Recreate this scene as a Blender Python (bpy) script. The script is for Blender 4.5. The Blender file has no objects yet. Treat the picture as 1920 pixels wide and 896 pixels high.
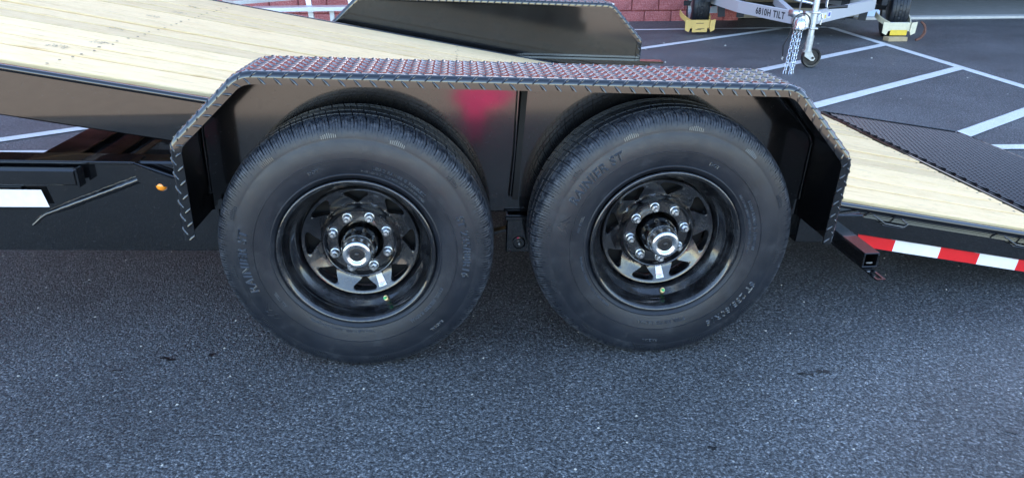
import bpy, bmesh, math, random
from mathutils import Vector, Matrix
from math import sin, cos, pi, radians
random.seed(7)
sc = bpy.context.scene
COL = sc.collection
# ------------------------------------------------------------------ camera
YAW, PITCH, ROLL = 0.0760, 0.4215, 0.0013
f_ = Vector((sin(YAW)*cos(PITCH), cos(YAW)*cos(PITCH), -sin(PITCH)))
r_ = Vector((cos(YAW), -sin(YAW), 0)); d_ = f_.cross(r_)
r2 = cos(ROLL)*r_ + sin(ROLL)*d_; d2 = -sin(ROLL)*r_ + cos(ROLL)*d_
cd = bpy.data.cameras.new('camera'); cam = bpy.data.objects.new('camera', cd); COL.objects.link(cam)
cd.sensor_width = 36; cd.lens = 1273.58/1920*36; cd.clip_start = .02; cd.clip_end = 500
cam.matrix_world = Matrix(((r2.x, -d2.x, -f_.x, .3034), (r2.y, -d2.y, -f_.y, -1.7402), (r2.z, -d2.z, -f_.z, 1.1967), (0, 0, 0, 1)))
sc.camera = cam
# ------------------------------------------------------------------ sky and sun (the sun stands behind the block building)
SUN_EL, SUN_ROT = radians(28), radians(8)
w = bpy.data.worlds.new('World'); sc.world = w; w.use_nodes = True
nt = w.node_tree; bg = nt.nodes['Background']
sky = nt.nodes.new('ShaderNodeTexSky'); sky.sky_type = 'NISHITA'; sky.sun_disc = False
sky.sun_elevation = SUN_EL; sky.sun_rotation = SUN_ROT; sky.dust_density = .5; sky.ozone_density = 1.6
tint = nt.nodes.new('ShaderNodeMix'); tint.data_type = 'RGBA'; tint.blend_type = 'MULTIPLY'; tint.inputs[0].default_value = 1
tint.inputs[7].default_value = (1.04, 1.0, .98, 1)
nt.links.new(sky.outputs[0], tint.inputs[6]); nt.links.new(tint.outputs[2], bg.inputs[0]); bg.inputs[1].default_value = .15
sl = bpy.data.lights.new('sun', 'SUN'); so = bpy.data.objects.new('sun', sl); COL.objects.link(so)
sl.energy = 5; sl.angle = radians(.5); sl.color = (1, .9, .76)
sd = Vector((sin(SUN_ROT)*cos(SUN_EL), cos(SUN_ROT)*cos(SUN_EL), sin(SUN_EL)))
so.rotation_euler = sd.to_track_quat('Z', 'Y').to_euler()
so.location = (0, 20, 12)
sc.view_settings.view_transform = 'Standard'; sc.view_settings.look = 'None'
sc.view_settings.exposure = 2.72; sc.view_settings.gamma = 1; sc.view_settings.use_curve_mapping = False
sc.render.engine = 'CYCLES'

# ------------------------------------------------------------------ materials
class NM:
    def __init__(s, name):
        s.m = bpy.data.materials.new(name); s.m.use_nodes = True; s.t = s.m.node_tree
        s.b = s.t.nodes['Principled BSDF']; s._co = None
    def n(s, typ, **kw):
        nd = s.t.nodes.new('ShaderNode'+typ)
        for k, v in kw.items():
            if k.startswith('i_'):
                nd.inputs[k[2:].replace('_', ' ')].default_value = v
            else: setattr(nd, k, v)
        return nd
    def L(s, a, b): s.t.links.new(a, b); return s
    def set(s, **kw):
        for k, v in kw.items():
            k = k.replace('_', ' ')
            if isinstance(v, tuple) and len(v) == 3: v = (*v, 1)
            s.b.inputs[k].default_value = v
        return s
    def co(s, scale=(1, 1, 1), obj=True):
        t = s.n('TexCoord'); mp = s.n('Mapping'); mp.inputs['Scale'].default_value = scale
        s.L(t.outputs['Object' if obj else 'Generated'], mp.inputs[0]); return mp.outputs[0]
    def noise(s, vec, scale, detail=4, rough=.55):
        nd = s.n('TexNoise'); nd.inputs['Scale'].default_value = scale; nd.inputs['Detail'].default_value = detail; nd.inputs['Roughness'].default_value = rough
        s.L(vec, nd.inputs['Vector']); return nd.outputs['Fac']
    def vor(s, vec, scale, out='Distance', feature='F1'):
        nd = s.n('TexVoronoi', feature=feature); nd.inputs['Scale'].default_value = scale; s.L(vec, nd.inputs['Vector']); return nd.outputs[out]
    def ramp(s, fac, stops):
        nd = s.n('ValToRGB'); cr = nd.color_ramp
        while len(cr.elements) < len(stops): cr.elements.new(.5)
        for e, (p, c) in zip(cr.elements, stops):
            e.position = p; e.color = (*c, 1) if isinstance(c, tuple) else (c, c, c, 1)
        s.L(fac, nd.inputs[0]); return nd.outputs[0]
    def mix(s, fac, a, b, blend='MIX'):
        nd = s.n('Mix', data_type='RGBA', blend_type=blend)
        for sock, v in ((nd.inputs[0], fac), (nd.inputs[6], a), (nd.inputs[7], b)):
            if isinstance(v, (int, float)): sock.default_value = v
            elif isinstance(v, tuple): sock.default_value = (*v, 1) if len(v) == 3 else v
            else: s.L(v, sock)
        return nd.outputs[2]
    def math(s, op, a, b=0.):
        nd = s.n('Math', operation=op)
        for i, v in enumerate((a, b)):
            if isinstance(v, (int, float)): nd.inputs[i].default_value = v
            else: s.L(v, nd.inputs[i])
        return nd.outputs[0]
    def bump(s, h, strength=.3, dist=.01, prev=None):
        nd = s.n('Bump'); nd.inputs['Strength'].default_value = strength; nd.inputs['Distance'].default_value = dist
        s.L(h, nd.inputs['Height'])
        if prev: s.L(prev, nd.inputs['Normal'])
        s.L(nd.outputs[0], s.b.inputs['Normal']); return nd.outputs[0]
    def col(s, c): s.L(c, s.b.inputs['Base Color']); return s
    def rough(s, c): s.L(c, s.b.inputs['Roughness']); return s

def plain(name, c, rough=.5, metal=0., coat=0.):
    return NM(name).set(Base_Color=c, Roughness=rough, Metallic=metal, Coat_Weight=coat, Coat_Roughness=.08).m

def m_asphalt():
    s = NM('asphalt'); v = s.co()
    grit = s.noise(v, 105, 5, .85); fine = s.noise(v, 420, 3, .7); dist = s.vor(v, 170)
    c0 = s.vor(v, 170, 'Color'); s0 = s.n('SeparateColor'); s.L(c0, s0.inputs[0])
    cell = s.vor(v, 105, 'Color'); cd_ = s.vor(v, 105); sep = s.n('SeparateColor'); s.L(cell, sep.inputs[0])
    base = s.ramp(grit, [(.36, (.012, .0124, .013)), (.45, (.042, .0435, .0455)), (.53, (.09, .0925, .095)), (.6, (.17, .172, .173)), (.7, (.34, .335, .325))])
    base = s.mix(1., base, s.ramp(s0.outputs[0], [(0., .5), (.5, .95), (1., 1.7)]), 'MULTIPLY')
    fleck = s.math('MULTIPLY', s.ramp(sep.outputs[0], [(.87, 0.), (.90, 1.)]), s.ramp(cd_, [(.2, 1.), (.38, 0.)]))
    base = s.mix(s.math('MULTIPLY', fleck, .85), base, s.ramp(sep.outputs[1], [(.2, (.2, .196, .188)), (.8, (.42, .40, .37))]))
    patch = s.noise(v, 1.1, 6, .65)
    base = s.mix(1., base, s.ramp(patch, [(.32, .74), (.68, 1.32)]), 'MULTIPLY')
    sn = s.noise(v, 6.5, 7, .78)
    scuff = s.math('MULTIPLY', s.ramp(sn, [(.6, 0.), (.72, 1.)]), s.ramp(grit, [(.42, 0.), (.6, 1.)]))
    base = s.mix(s.math('MULTIPLY', scuff, .5), base, (.25, .25, .245))
    dn = s.noise(v, 4.3, 3, .55)
    base = s.mix(s.ramp(dn, [(.71, 0.), (.75, .8)]), base, (.006, .006, .006))
    s.col(base); s.rough(s.ramp(fine, [(.3, .45), (.75, .75)])); s.set(Specular_IOR_Level=.4)
    hgt = s.math('ADD', s.ramp(dist, [(0., 1.), (.45, .3), (.8, 0.)]), grit)
    s.bump(hgt, 1., .004)
    return s.m

def m_wood():
    s = NM('treated_pine'); t = s.n('TexCoord'); oi = s.n('ObjectInfo')
    cmb = s.n('CombineXYZ'); s.L(s.math('MULTIPLY', oi.outputs['Random'], 37.), cmb.inputs[0]); s.L(s.math('MULTIPLY', oi.outputs['Random'], 91.), cmb.inputs[2])
    ad = s.n('VectorMath', operation='ADD'); s.L(t.outputs['Object'], ad.inputs[0]); s.L(cmb.outputs[0], ad.inputs[1])
    def mp(sc_):
        m_ = s.n('Mapping'); m_.inputs['Scale'].default_value = sc_; s.L(ad.outputs[0], m_.inputs[0]); return m_.outputs[0]
    g1 = s.noise(mp((.7, 26, 26)), 1.6, 7, .65); g2 = s.noise(mp((3., 150, 150)), 1.5, 4, .65)
    base = s.ramp(g1, [(.25, (.58, .355, .16)), (.4, (.80, .56, .285)), (.6, (.87, .63, .35)), (.8, (.76, .54, .275))])
    base = s.mix(.5, base, s.ramp(g2, [(.3, (.78, .76, .7)), (.65, (1.06, 1.06, 1.04))]), 'MULTIPLY')
    k = s.vor(mp((2.2, 9, 9)), 1.1); kc = s.vor(mp((2.2, 9, 9)), 1.1, 'Color')
    sp = s.n('SeparateColor'); s.L(kc, sp.inputs[0])
    kn = s.math('MULTIPLY', s.ramp(k, [(.04, 1.), (.11, 0.)]), s.ramp(sp.outputs[0], [(.62, 0.), (.66, 1.)]))
    base = s.mix(s.math('MULTIPLY', kn, .75), base, (.16, .12, .06))
    dk = s.noise(mp((1.9, 19, 19)), 1.9, 6, .75)
    base = s.mix(s.ramp(dk, [(.57, 0.), (.74, .6)]), base, (.30, .26, .16))
    hs = s.n('HueSaturation'); s.L(base, hs.inputs['Color'])
    s.L(s.math('ADD', .82, s.math('MULTIPLY', oi.outputs['Random'], .27)), hs.inputs['Value'])
    s.col(hs.outputs[0]); s.set(Roughness=.6, Specular_IOR_Level=.3)
    s.bump(g2, .25, .002)
    return s.m

def m_paint(name='black_paint', rough=.16, peel=.05, dirt=0., cr=.035):
    s = NM(name); v = s.co(); s.set(Base_Color=(.0032, .0034, .0042), Coat_Weight=1., Coat_Roughness=cr, Coat_IOR=1.6, Specular_IOR_Level=.15)
    n1 = s.noise(v, 9, 4, .6)
    s.rough(s.ramp(n1, [(.35, rough), (.7, rough+.12)]))
    b1 = s.bump(s.noise(v, 140, 2, .5), peel, .002)
    if dirt:
        c = s.vor(v, 170, 'Color'); sp = s.n('SeparateColor'); s.L(c, sp.inputs[0])
        dr = s.math('MULTIPLY', s.ramp(sp.outputs[0], [(.9, 0.), (.92, 1.)]), s.ramp(s.vor(v, 170), [(.12, 1.), (.3, 0.)]))
        s.bump(dr, .5*dirt, .002, b1)
        s.col(s.mix(s.math('MULTIPLY', dr, .12*dirt), (.0032, .0034, .0042), (.3, .32, .35)))
    return s.m

def m_rubber(name='tire_rubber', k=1.):
    s = NM(name); v = s.co()
    sx_ = s.n('SeparateXYZ'); s.L(v, sx_.inputs[0])
    rad = s.math('SQRT', s.math('ADD', s.math('MULTIPLY', sx_.outputs[0], sx_.outputs[0]), s.math('MULTIPLY', sx_.outputs[2], sx_.outputs[2])))
    n1 = s.noise(v, 6, 6, .7); n2 = s.noise(v, 75, 5, .7); n3 = s.noise(v, 17, 5, .75)
    c = s.ramp(n1, [(.3, (.0045*k, .0062*k, .010*k)), (.7, (.010*k, .0130*k, .0195*k))])
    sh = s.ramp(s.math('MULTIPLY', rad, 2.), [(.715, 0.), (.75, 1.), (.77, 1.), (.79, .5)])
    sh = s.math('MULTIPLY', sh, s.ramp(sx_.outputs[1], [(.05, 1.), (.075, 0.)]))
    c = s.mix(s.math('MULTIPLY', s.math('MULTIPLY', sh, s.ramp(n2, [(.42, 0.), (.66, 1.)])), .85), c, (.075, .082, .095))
    c = s.mix(s.math('MULTIPLY', s.math('MULTIPLY', s.ramp(n3, [(.55, 0.), (.72, 1.)]), s.ramp(sx_.outputs[1], [(.05, 1.), (.075, 0.)])), .35), c, (.034, .039, .048))
    s.col(c); s.rough(s.ramp(n3, [(.3, .34), (.55, .46), (.75, .62)])); s.set(Specular_IOR_Level=.45)
    rings = s.n('Math', operation='SINE'); s.L(s.math('MULTIPLY', rad, 1500.), rings.inputs[0])
    zone = s.ramp(s.math('MULTIPLY', rad, 2.), [(.45, 1.), (.55, 1.), (.565, .15), (.66, .15)])
    b = s.bump(s.math('MULTIPLY', rings.outputs[0], zone), .12, .0006)
    s.bump(n2, .3, .0012, b)
    return s.m

def m_rim():
    s = NM('rim_black_enamel'); v = s.co()
    n1 = s.noise(v, 16, 5, .65); fine = s.noise(v, 210, 3, .7)
    film = s.ramp(n1, [(.44, 0.), (.58, 1.)])
    s.col(s.mix(s.math('MULTIPLY', s.math('MULTIPLY', film, s.ramp(fine, [(.4, 0.), (.7, 1.)])), .4), (.004, .0043, .0055), (.08, .085, .095)))
    s.rough(s.math('ADD', .07, s.math('MULTIPLY', film, .17)))
    s.set(Coat_Weight=.5, Coat_Roughness=.05, Specular_IOR_Level=.6)
    c = s.vor(v, 330); s.bump(s.ramp(c, [(.1, 1.), (.42, 0.)]), .3, .001)
    return s.m

def m_zinc(name='zinc', c=(.62, .64, .66), rough=.26, var=.18):
    s = NM(name); v = s.co(); n1 = s.noise(v, 45, 4, .6)
    s.col(s.ramp(n1, [(.3, tuple(x*(1-var) for x in c)), (.7, c)])); s.set(Metallic=1.)
    s.rough(s.ramp(n1, [(.3, rough), (.7, rough+.16)]))
    return s.m

def m_line():
    s = NM('line_paint'); v = s.co(); n = s.noise(v, 140, 4, .7); n2 = s.noise(v, 9, 5, .7)
    c = s.ramp(n2, [(.25, (.5, .5, .485)), (.6, (.68, .68, .66))])
    wear = s.math('MULTIPLY', s.ramp(n, [(.54, 0.), (.64, 1.)]), s.ramp(n2, [(.38, .25), (.65, 1.)]))
    s.col(s.mix(wear, c, (.07, .075, .08))); s.set(Roughness=.65)
    s.bump(n, .35, .002); return s.m

def m_block():
    s = NM('painted_split_block'); v = s.co(); oi = s.n('ObjectInfo')
    n = s.noise(v, 55, 5, .75); n3 = s.noise(v, 5, 4, .6); cell = s.vor(v, 60, 'Color')
    sp = s.n('SeparateColor'); s.L(cell, sp.inputs[0])
    c = s.ramp(n, [(.3, (.25, .035, .035)), (.47, (.47, .12, .115)), (.6, (.6, .25, .24)), (.72, (.72, .5, .48))])
    c = s.mix(s.ramp(n3, [(.45, 0.), (.7, .45)]), c, (.22, .05, .05))
    s.col(c); s.set(Roughness=.85); s.bump(s.math('ADD', n, s.math('MULTIPLY', sp.outputs[0], .4)), 1., .02); return s.m

def m_concrete(name, c, sc_=6.):
    s = NM(name); v = s.co(); n = s.noise(v, sc_, 7, .65)
    s.col(s.ramp(n, [(.25, tuple(x*.7 for x in c)), (.75, c)])); s.set(Roughness=.8); s.bump(n, .3, .01); return s.m

def m_tape(name, c, rough):
    s = NM(name); v = s.co(); n = s.vor(v, 260); n2 = s.noise(v, 30, 3)
    s.col(s.mix(1., c, s.ramp(n2, [(.3, .92), (.7, 1.04)]), 'MULTIPLY')); s.set(Roughness=rough, Coat_Weight=.3); s.bump(n, .06, .001); return s.m

M = dict(asphalt=m_asphalt(), wood=m_wood(), paint=m_paint('black_paint', .16, .05, 1.), paint_rough=m_paint('black_paint_dusty', .13, .05, .7),
  gloss=m_paint('black_gloss_panel', .1, .035, .7), well=m_paint('black_well_panel', .2, .05, 1., .085), plate=m_paint('black_plate', .12, .03), rubber=m_rubber(), letter=NM('tire_lettering').set(Base_Color=(.012, .015, .02), Roughness=.3, Specular_IOR_Level=.9).m, rim=m_rim(), zinc=m_zinc(), bright=m_zinc('bright_zinc', (.7, .73, .76), .16, .1),
  galv=m_zinc('galvanised', (.55, .57, .58), .38, .3), alu=m_zinc('aluminium', (.66, .68, .71), .42, .1), line=m_line(), block=m_block(),
  mortar=m_concrete('mortar_red', (.36, .09, .09), 30), concrete=m_concrete('bay_concrete', (.26, .25, .225)), sill=m_concrete('sill_concrete', (.5, .48, .44), 12), reflector_tan=m_concrete('reflector_tan', (.46, .38, .30), 8),
  tape_red=m_tape('tape_red', (.62, .008, .012), .35), tape_white=m_tape('tape_white', (.74, .73, .76), .4), amber=plain('amber_lens', (.95, .3, .015), .15, 0, .6),
  yellow=m_tape('clamp_yellow', (.62, .41, .12), .45), yellow2=m_tape('clamp_bright_yellow', (.7, .47, .03), .45), cream=m_tape('clamp_cream', (.62, .56, .4), .5), rust=m_concrete('rust', (.16, .07, .05), 40),
  ink=plain('ink', (.015, .015, .02), .6), redink=plain('red_ink', (.5, .05, .05), .6), blueink=plain('blue_ink', (.1, .12, .4), .6), silver=plain('silver_paint', (.52, .53, .56), .4, .25), label=plain('label_white', (.75, .75, .76), .4), green=plain('green_cap', (.0, .32, .08), .35, 0, .3),
  brass=plain('brass', (.65, .45, .2), .3, 1.), beige=m_concrete('door_beige', (.36, .33, .28), 9), dark=plain('interior_dark', (.06, .055, .05), .9), plastic=plain('black_plastic', (.012, .012, .013), .35), paleblue=plain('pale_plate', (.42, .52, .68), .5),
  lumber=m_concrete('lumber_block', (.45, .34, .2), 30), bed=m_concrete('bed_paint', (.02, .021, .024), 20), weld=m_paint('weld_black', .22, .4), screw=plain('screw_dark', (.07, .065, .055), .5, .6), cloth=plain('cloth_red', (.85, .03, .2), .8), stamp=plain('stamp_ink', (.16, .15, .12), .7), mesh=plain('mesh_black', (.006, .007, .009), .25), grit=plain('grit', (.4, .38, .34), .8), tar=plain('tar', (.008, .008, .008), .45), drum=plain('drum_black', (.003, .003, .003), .9), roof=m_concrete('roof', (.2, .2, .2), 4))

# ------------------------------------------------------------------ mesh helpers
class MB:
    def __init__(s): s.v = []; s.f = []; s.mi = []; s.cur = 0
    def add(s, vs, fs):
        o = len(s.v); s.v += [tuple(p) for p in vs]; s.f += [tuple(i+o for i in f) for f in fs]; s.mi += [s.cur]*len(fs); return s
    def box(s, a, b, bev=0.):
        x0, y0, z0 = (min(a[i], b[i]) for i in range(3)); x1, y1, z1 = (max(a[i], b[i]) for i in range(3))
        if bev:
            e = bev; vs = []; idx = {}
            for i, x in enumerate((x0, x1)):
                for j, y in enumerate((y0, y1)):
                    for k, z in enumerate((z0, z1)):
                        sx, sy, sz = 1-2*i, 1-2*j, 1-2*k
                        idx[i, j, k] = len(vs)
                        vs += [(x, y+sy*e, z+sz*e), (x+sx*e, y, z+sz*e), (x+sx*e, y+sy*e, z)]
            F = []
            def q(a_, b_, c_, d__, n):
                fs = [a_, b_, c_, d__]
                p = [Vector(vs[i]) for i in fs]
                nn = (p[1]-p[0]).cross(p[2]-p[0])
                F.append(fs if nn.dot(n) > 0 else fs[::-1])
            for i in (0, 1):
                n = Vector((2*i-1, 0, 0)); q(idx[i,0,0], idx[i,1,0], idx[i,1,1], idx[i,0,1], n)
                n = Vector((0, 2*i-1, 0)); q(idx[0,i,0]+1, idx[1,i,0]+1, idx[1,i,1]+1, idx[0,i,1]+1, n)
                n = Vector((0, 0, 2*i-1)); q(idx[0,0,i]+2, idx[1,0,i]+2, idx[1,1,i]+2, idx[0,1,i]+2, n)
                for j in (0, 1):
                    q(idx[0,i,j]+1, idx[1,i,j]+1, idx[1,i,j]+2, idx[0,i,j]+2, Vector((0, 2*i-1, 2*j-1)))
                    q(idx[i,0,j]+0, idx[i,1,j]+0, idx[i,1,j]+2, idx[i,0,j]+2, Vector((2*i-1, 0, 2*j-1)))
                    q(idx[i,j,0]+0, idx[i,j,1]+0, idx[i,j,1]+1, idx[i,j,0]+1, Vector((2*i-1, 2*j-1, 0)))
                    for k in (0, 1):
                        t_ = [idx[i,j,k], idx[i,j,k]+1, idx[i,j,k]+2]; p = [Vector(vs[m]) for m in t_]
                        nn = (p[1]-p[0]).cross(p[2]-p[0]); F.append(t_ if nn.dot(Vector((2*i-1, 2*j-1, 2*k-1))) > 0 else t_[::-1])
            return s.add(vs, F)
        vs = [(x0,y0,z0),(x1,y0,z0),(x1,y1,z0),(x0,y1,z0),(x0,y0,z1),(x1,y0,z1),(x1,y1,z1),(x0,y1,z1)]
        return s.add(vs, [(3,2,1,0),(4,5,6,7),(0,1,5,4),(1,2,6,5),(2,3,7,6),(3,0,4,7)])
    def prism(s, poly, ax, a, b):
        """polygon in the plane across axis ax ('x','y','z') extruded from a to b"""
        def P(p, t): return {'y': (p[0], t, p[1]), 'x': (t, p[0], p[1]), 'z': (p[0], p[1], t)}[ax]
        n = len(poly); vs = [P(p, a) for p in poly]+[P(p, b) for p in poly]
        fs = [tuple(range(n)), tuple(range(2*n-1, n-1, -1))]+[(i, i+n, (i+1) % n+n, (i+1) % n) for i in range(n)]
        return s.add(vs, fs)
    def tube(s, pts, r, n=8, caps=True, closed=False):
        pts = [Vector(p) for p in pts]; rs = r if isinstance(r, (list, tuple)) else [r]*len(pts); m = len(pts); vs = []; up = None
        for i, p in enumerate(pts):
            if closed: t = pts[(i+1) % m]-pts[i-1]
            else: t = pts[min(i+1, m-1)]-pts[max(i-1, 0)]
            t.normalize()
            if up is None: up = t.orthogonal().normalized()
            up = (up-t*up.dot(t)).normalized(); sd_ = t.cross(up)
            for k in range(n):
                a = 2*pi*k/n; vs.append(p+(up*cos(a)+sd_*sin(a))*rs[i])
        fs = []
        for i in range(m if closed else m-1):
            j = (i+1) % m
            for k in range(n): fs.append((i*n+k, i*n+(k+1) % n, j*n+(k+1) % n, j*n+k))
        if caps and not closed: fs += [tuple(range(n-1, -1, -1)), tuple((m-1)*n+k for k in range(n))]
        return s.add(vs, fs)
    def beam(s, a, b, w_, h_, up=(0, 0, 1)):
        a = Vector(a); b = Vector(b); t = (b-a).normalized(); sd_ = t.cross(Vector(up)).normalized(); u = sd_.cross(t)
        vs = [p+sd_*x*w_/2+u*z*h_/2 for p in (a, b) for x, z in ((-1,-1),(1,-1),(1,1),(-1,1))]
        return s.add(vs, [(0,1,2,3),(7,6,5,4),(0,4,5,1),(1,5,6,2),(2,6,7,3),(3,7,4,0)])
    def lathe(s, prof, c, n=64, a0=0., ax='y', close=False):
        """profile of (axial, radius) round an axis through c"""
        m = len(prof); vs = []
        for k in range(n):
            a = a0+2*pi*k/n
            for (y, r) in prof:
                if ax == 'y': vs.append((c[0]+r*cos(a), c[1]+y, c[2]+r*sin(a)))
                elif ax == 'z': vs.append((c[0]+r*cos(a), c[1]+r*sin(a), c[2]+y))
                else: vs.append((c[0]+y, c[1]+r*cos(a), c[2]+r*sin(a)))
        fs = []
        for k in range(n):
            k2 = (k+1) % n
            for i in range(m if close else m-1):
                j = (i+1) % m; fs.append((k*m+i, k2*m+i, k2*m+j, k*m+j))
        return s.add(vs, fs)
    def map(s, fn): s.v = [tuple(fn(Vector(p))) for p in s.v]; return s
    def build(s, name, mat, parent=None, smooth=None, kind=None, label=None, fix=True):
        me = bpy.data.meshes.new(name); me.from_pydata(s.v, [], s.f)
        mats = mat if isinstance(mat, (list, tuple)) else [mat]
        for m_ in mats: me.materials.append(M[m_])
        if len(mats) > 1: me.polygons.foreach_set('material_index', s.mi)
        if fix:
            b = bmesh.new(); b.from_mesh(me); bmesh.ops.recalc_face_normals(b, faces=b.faces); b.to_mesh(me); b.free()
        if smooth: 
            me.shade_smooth()
            if smooth < 180: me.set_sharp_from_angle(angle=radians(smooth))
        me.update()
        o = bpy.data.objects.new(name, me); COL.objects.link(o)
        if parent: o.parent = parent; o.matrix_parent_inverse = pinv(parent)
        if kind: o['kind'] = kind
        if label: o['label'] = label
        return o
def pinv(p):
    m = p.matrix_basis.copy(); q = p.parent
    while q: m = q.matrix_basis @ (p.matrix_parent_inverse if p.parent else Matrix()) @ m; p = q; q = q.parent
    return m.inverted()
def empty(name, loc, label, cat, group=None):
    o = bpy.data.objects.new(name, None); o.empty_display_size = .1; o.location = loc; COL.objects.link(o)
    o['label'] = label; o['category'] = cat
    if group: o['group'] = group
    return o
def tag(o, label, cat, group=None):
    o['label'] = label; o['category'] = cat
    if group: o['group'] = group
    return o
def text_mesh(body, size, outline=0., extrude=0., align='CENTER', spacing=1.0, shear=0., bold=0.):
    cu = bpy.data.curves.new('t', 'FONT'); cu.body = body; cu.size = size; cu.align_x = align; cu.align_y = 'CENTER'; cu.space_character = spacing; cu.shear = shear; cu.offset = bold; cu.resolution_u = 3
    if outline: cu.fill_mode = 'NONE'; cu.bevel_depth = outline; cu.bevel_resolution = 0
    else: cu.extrude = extrude
    o = bpy.data.objects.new('t', cu); COL.objects.link(o)
    bpy.context.view_layer.update()
    me = bpy.data.meshes.new_from_object(o.evaluated_get(bpy.context.evaluated_depsgraph_get()))
    vs = [v.co.copy() for v in me.vertices]; fs = [tuple(p.vertices) for p in me.polygons]
    bpy.data.objects.remove(o); bpy.data.curves.remove(cu); bpy.data.meshes.remove(me)
    return vs, fs

# ------------------------------------------------------------------ ground
g = MB().add([(-120,-160,0),(160,-160,0),(160,120,0),(-120,120,0)], [(0,1,2,3)]).build('asphalt_lot', 'asphalt'); g['kind'] = 'structure'
gl = MB().add([(-60,-80,.004),(80,-80,.004),(80,-2.75,.004),(-60,-2.75,.004)], [(0,1,2,3)]).build('reflector_ground', 'reflector_tan'); gl['kind'] = 'structure'  # unseen tan sheet added for brown reflections of sunlit ground in the black panels
def line(a, b, wd=.1, za=.004):
    a = Vector((*a, 0)); b = Vector((*b, 0)); t = (b-a).normalized(); n = Vector((-t.y, t.x, 0))*wd/2
    m = MB(); N = max(2, int((b-a).length/.25)); vs = []
    for i in range(N+1):
        p = a.lerp(b, i/N); j1, j2 = (random.uniform(-.004, .004) for _ in (0, 1)); vs += [p+n*(1+j1*10)+Vector((0, 0, za)), p-n*(1+j2*10)+Vector((0, 0, za))]
    m.add(vs, [(2*i, 2*i+1, 2*i+3, 2*i+2) for i in range(N)])
    return m.build('painted_line', 'line', g)
line((5.48, 7.75), (4.93, 1.9), .1, .0045)
line((2.0, 7.71), (5.44, 7.76), .1, .0052)
line((-3.2, 2.45), (4.9, 1.97), .1, .0059)
D = (cos(radians(34)), sin(radians(34)))
line((-2.75, 2.62), (4.72, 7.66), .11, .0066)
line((-.2, 2.3), (5.30, 6.13), .11, .0066)
line((1.5, 2.22), (5.17, 4.62), .11, .0066)
line((3.12, 2.06), (5.05, 3.27), .11, .0066)

# ------------------------------------------------------------------ block building (shades the lot)
WY = 8.72
bld = empty('block_building', (3, WY, 0), 'red painted split-face block building with an open bay, behind the trailers', 'building')
HB = 5.82
m = MB()
m.box((-30, WY+.03, -.1), (4.55, WY+.25, HB)); m.box((6.75, WY+.03, -.1), (7.15, WY+.25, HB)); m.box((4.55, WY+.03, 3.2), (6.75, WY+.25, HB)); m.box((7.15, WY+.03, 3.6), (13, WY+.25, HB)); m.box((13, WY+.03, -.1), (45, WY+.25, HB))
m.build('wall', 'mortar', bld)
MB().box((-30, WY+12, -.1), (45, WY+12.2, HB-.1)).build('rear_wall', 'mortar', bld)
MB().box((-30.2, WY, HB+.002), (45.2, WY+12.3, HB+.2)).build('roof', 'roof', bld)
MB().box((-30.2, WY+.26, -.1), (-30, WY+11.99, HB)).build('side_wall', 'mortar', bld)
MB().box((45, WY+.26, -.1), (45.2, WY+11.99, HB)).build('side_wall', 'mortar', bld)
MB().box((7.16, WY+.1, -.06), (12.99, WY+11.9, .03)).build('bay_floor', 'concrete', bld)
MB().box((6.4, WY-.13, -.05), (13.4, WY+.099, .035), .008).build('bay_sill', 'sill', bld)
MB().box((7.0, WY+.26, 0), (7.1, WY+11.9, 3.6)).build('bay_partition', 'dark', bld)
MB().box((13.05, WY+.26, 0), (13.15, WY+11.9, 3.6)).build('bay_partition', 'dark', bld)
MB().box((7.1, WY+.26, 3.62), (13.05, WY+11.9, 3.7)).build('bay_ceiling', 'dark', bld)
door = MB().box((4.56, WY+.1, .02), (6.74, WY+.13, 3.19)).build('roller_door', 'beige', bld)
for k in range(14):
    z = .03+k*.075; MB().prism([(WY+.1, z), (WY+.078, z+.012), (WY+.072, z+.035), (WY+.078, z+.058), (WY+.1, z+.07)], 'x', 4.57, 6.73).build('slat', 'beige', door, 40)
# block courses: lowest ones one by one
bm_cache = {}
def block(x0, x1, z0, z1):
    key = (round(x1-x0, 3), round(z1-z0, 3))
    if key not in bm_cache:
        o = MB().box((0, 0, 0), (x1-x0, .06, z1-z0), .012).build('block', 'block', bld); bm_cache[key] = o.data
    else:
        o = bpy.data.objects.new('block', bm_cache[key]); COL.objects.link(o); o.parent = bld; o.matrix_parent_inverse = pinv(bld)
    o.location = (x0, WY-.005+random.uniform(-.006, .004), z0)
def course(z0, z1, xa, xb, off, stuff=None):
    x = xa+off-.405
    while x < xb:
        a, b = max(x, xa), min(x+.393, xb)
        if b-a > .05:
            if stuff is None: block(a, b, z0, z1)
            else: stuff.box((a, WY-.005, z0), (b, WY+.055, z1))
        x += .405
for (xa, xb) in ((-5.2, 4.54), (6.76, 7.14)):
    course(-.06, .14, xa, xb, .2); course(.152, .343, xa, xb, .0); course(.355, .546, xa, xb, .2); course(.558, .749, xa, xb, 0)
st = MB(); k = 0; z = .761
while z+.19 < HB:
    for (xa, xb) in ((-29.9, 4.54), (6.76, 7.14), (13.02, 44.9)): course(z, z+.191, xa, xb, .2*(k % 2), st)
    z += .203; k += 1
for k in range(4):
    z = (-.06, .152, .355, .558)[k]
    for (xa, xb) in ((-29.9, -5.25), (13.42, 44.9)): course(z, z+.19, xa, xb, .2*((k+1) % 2), st)
st.build('upper_blocks', 'block', bld, kind='stuff')

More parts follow.
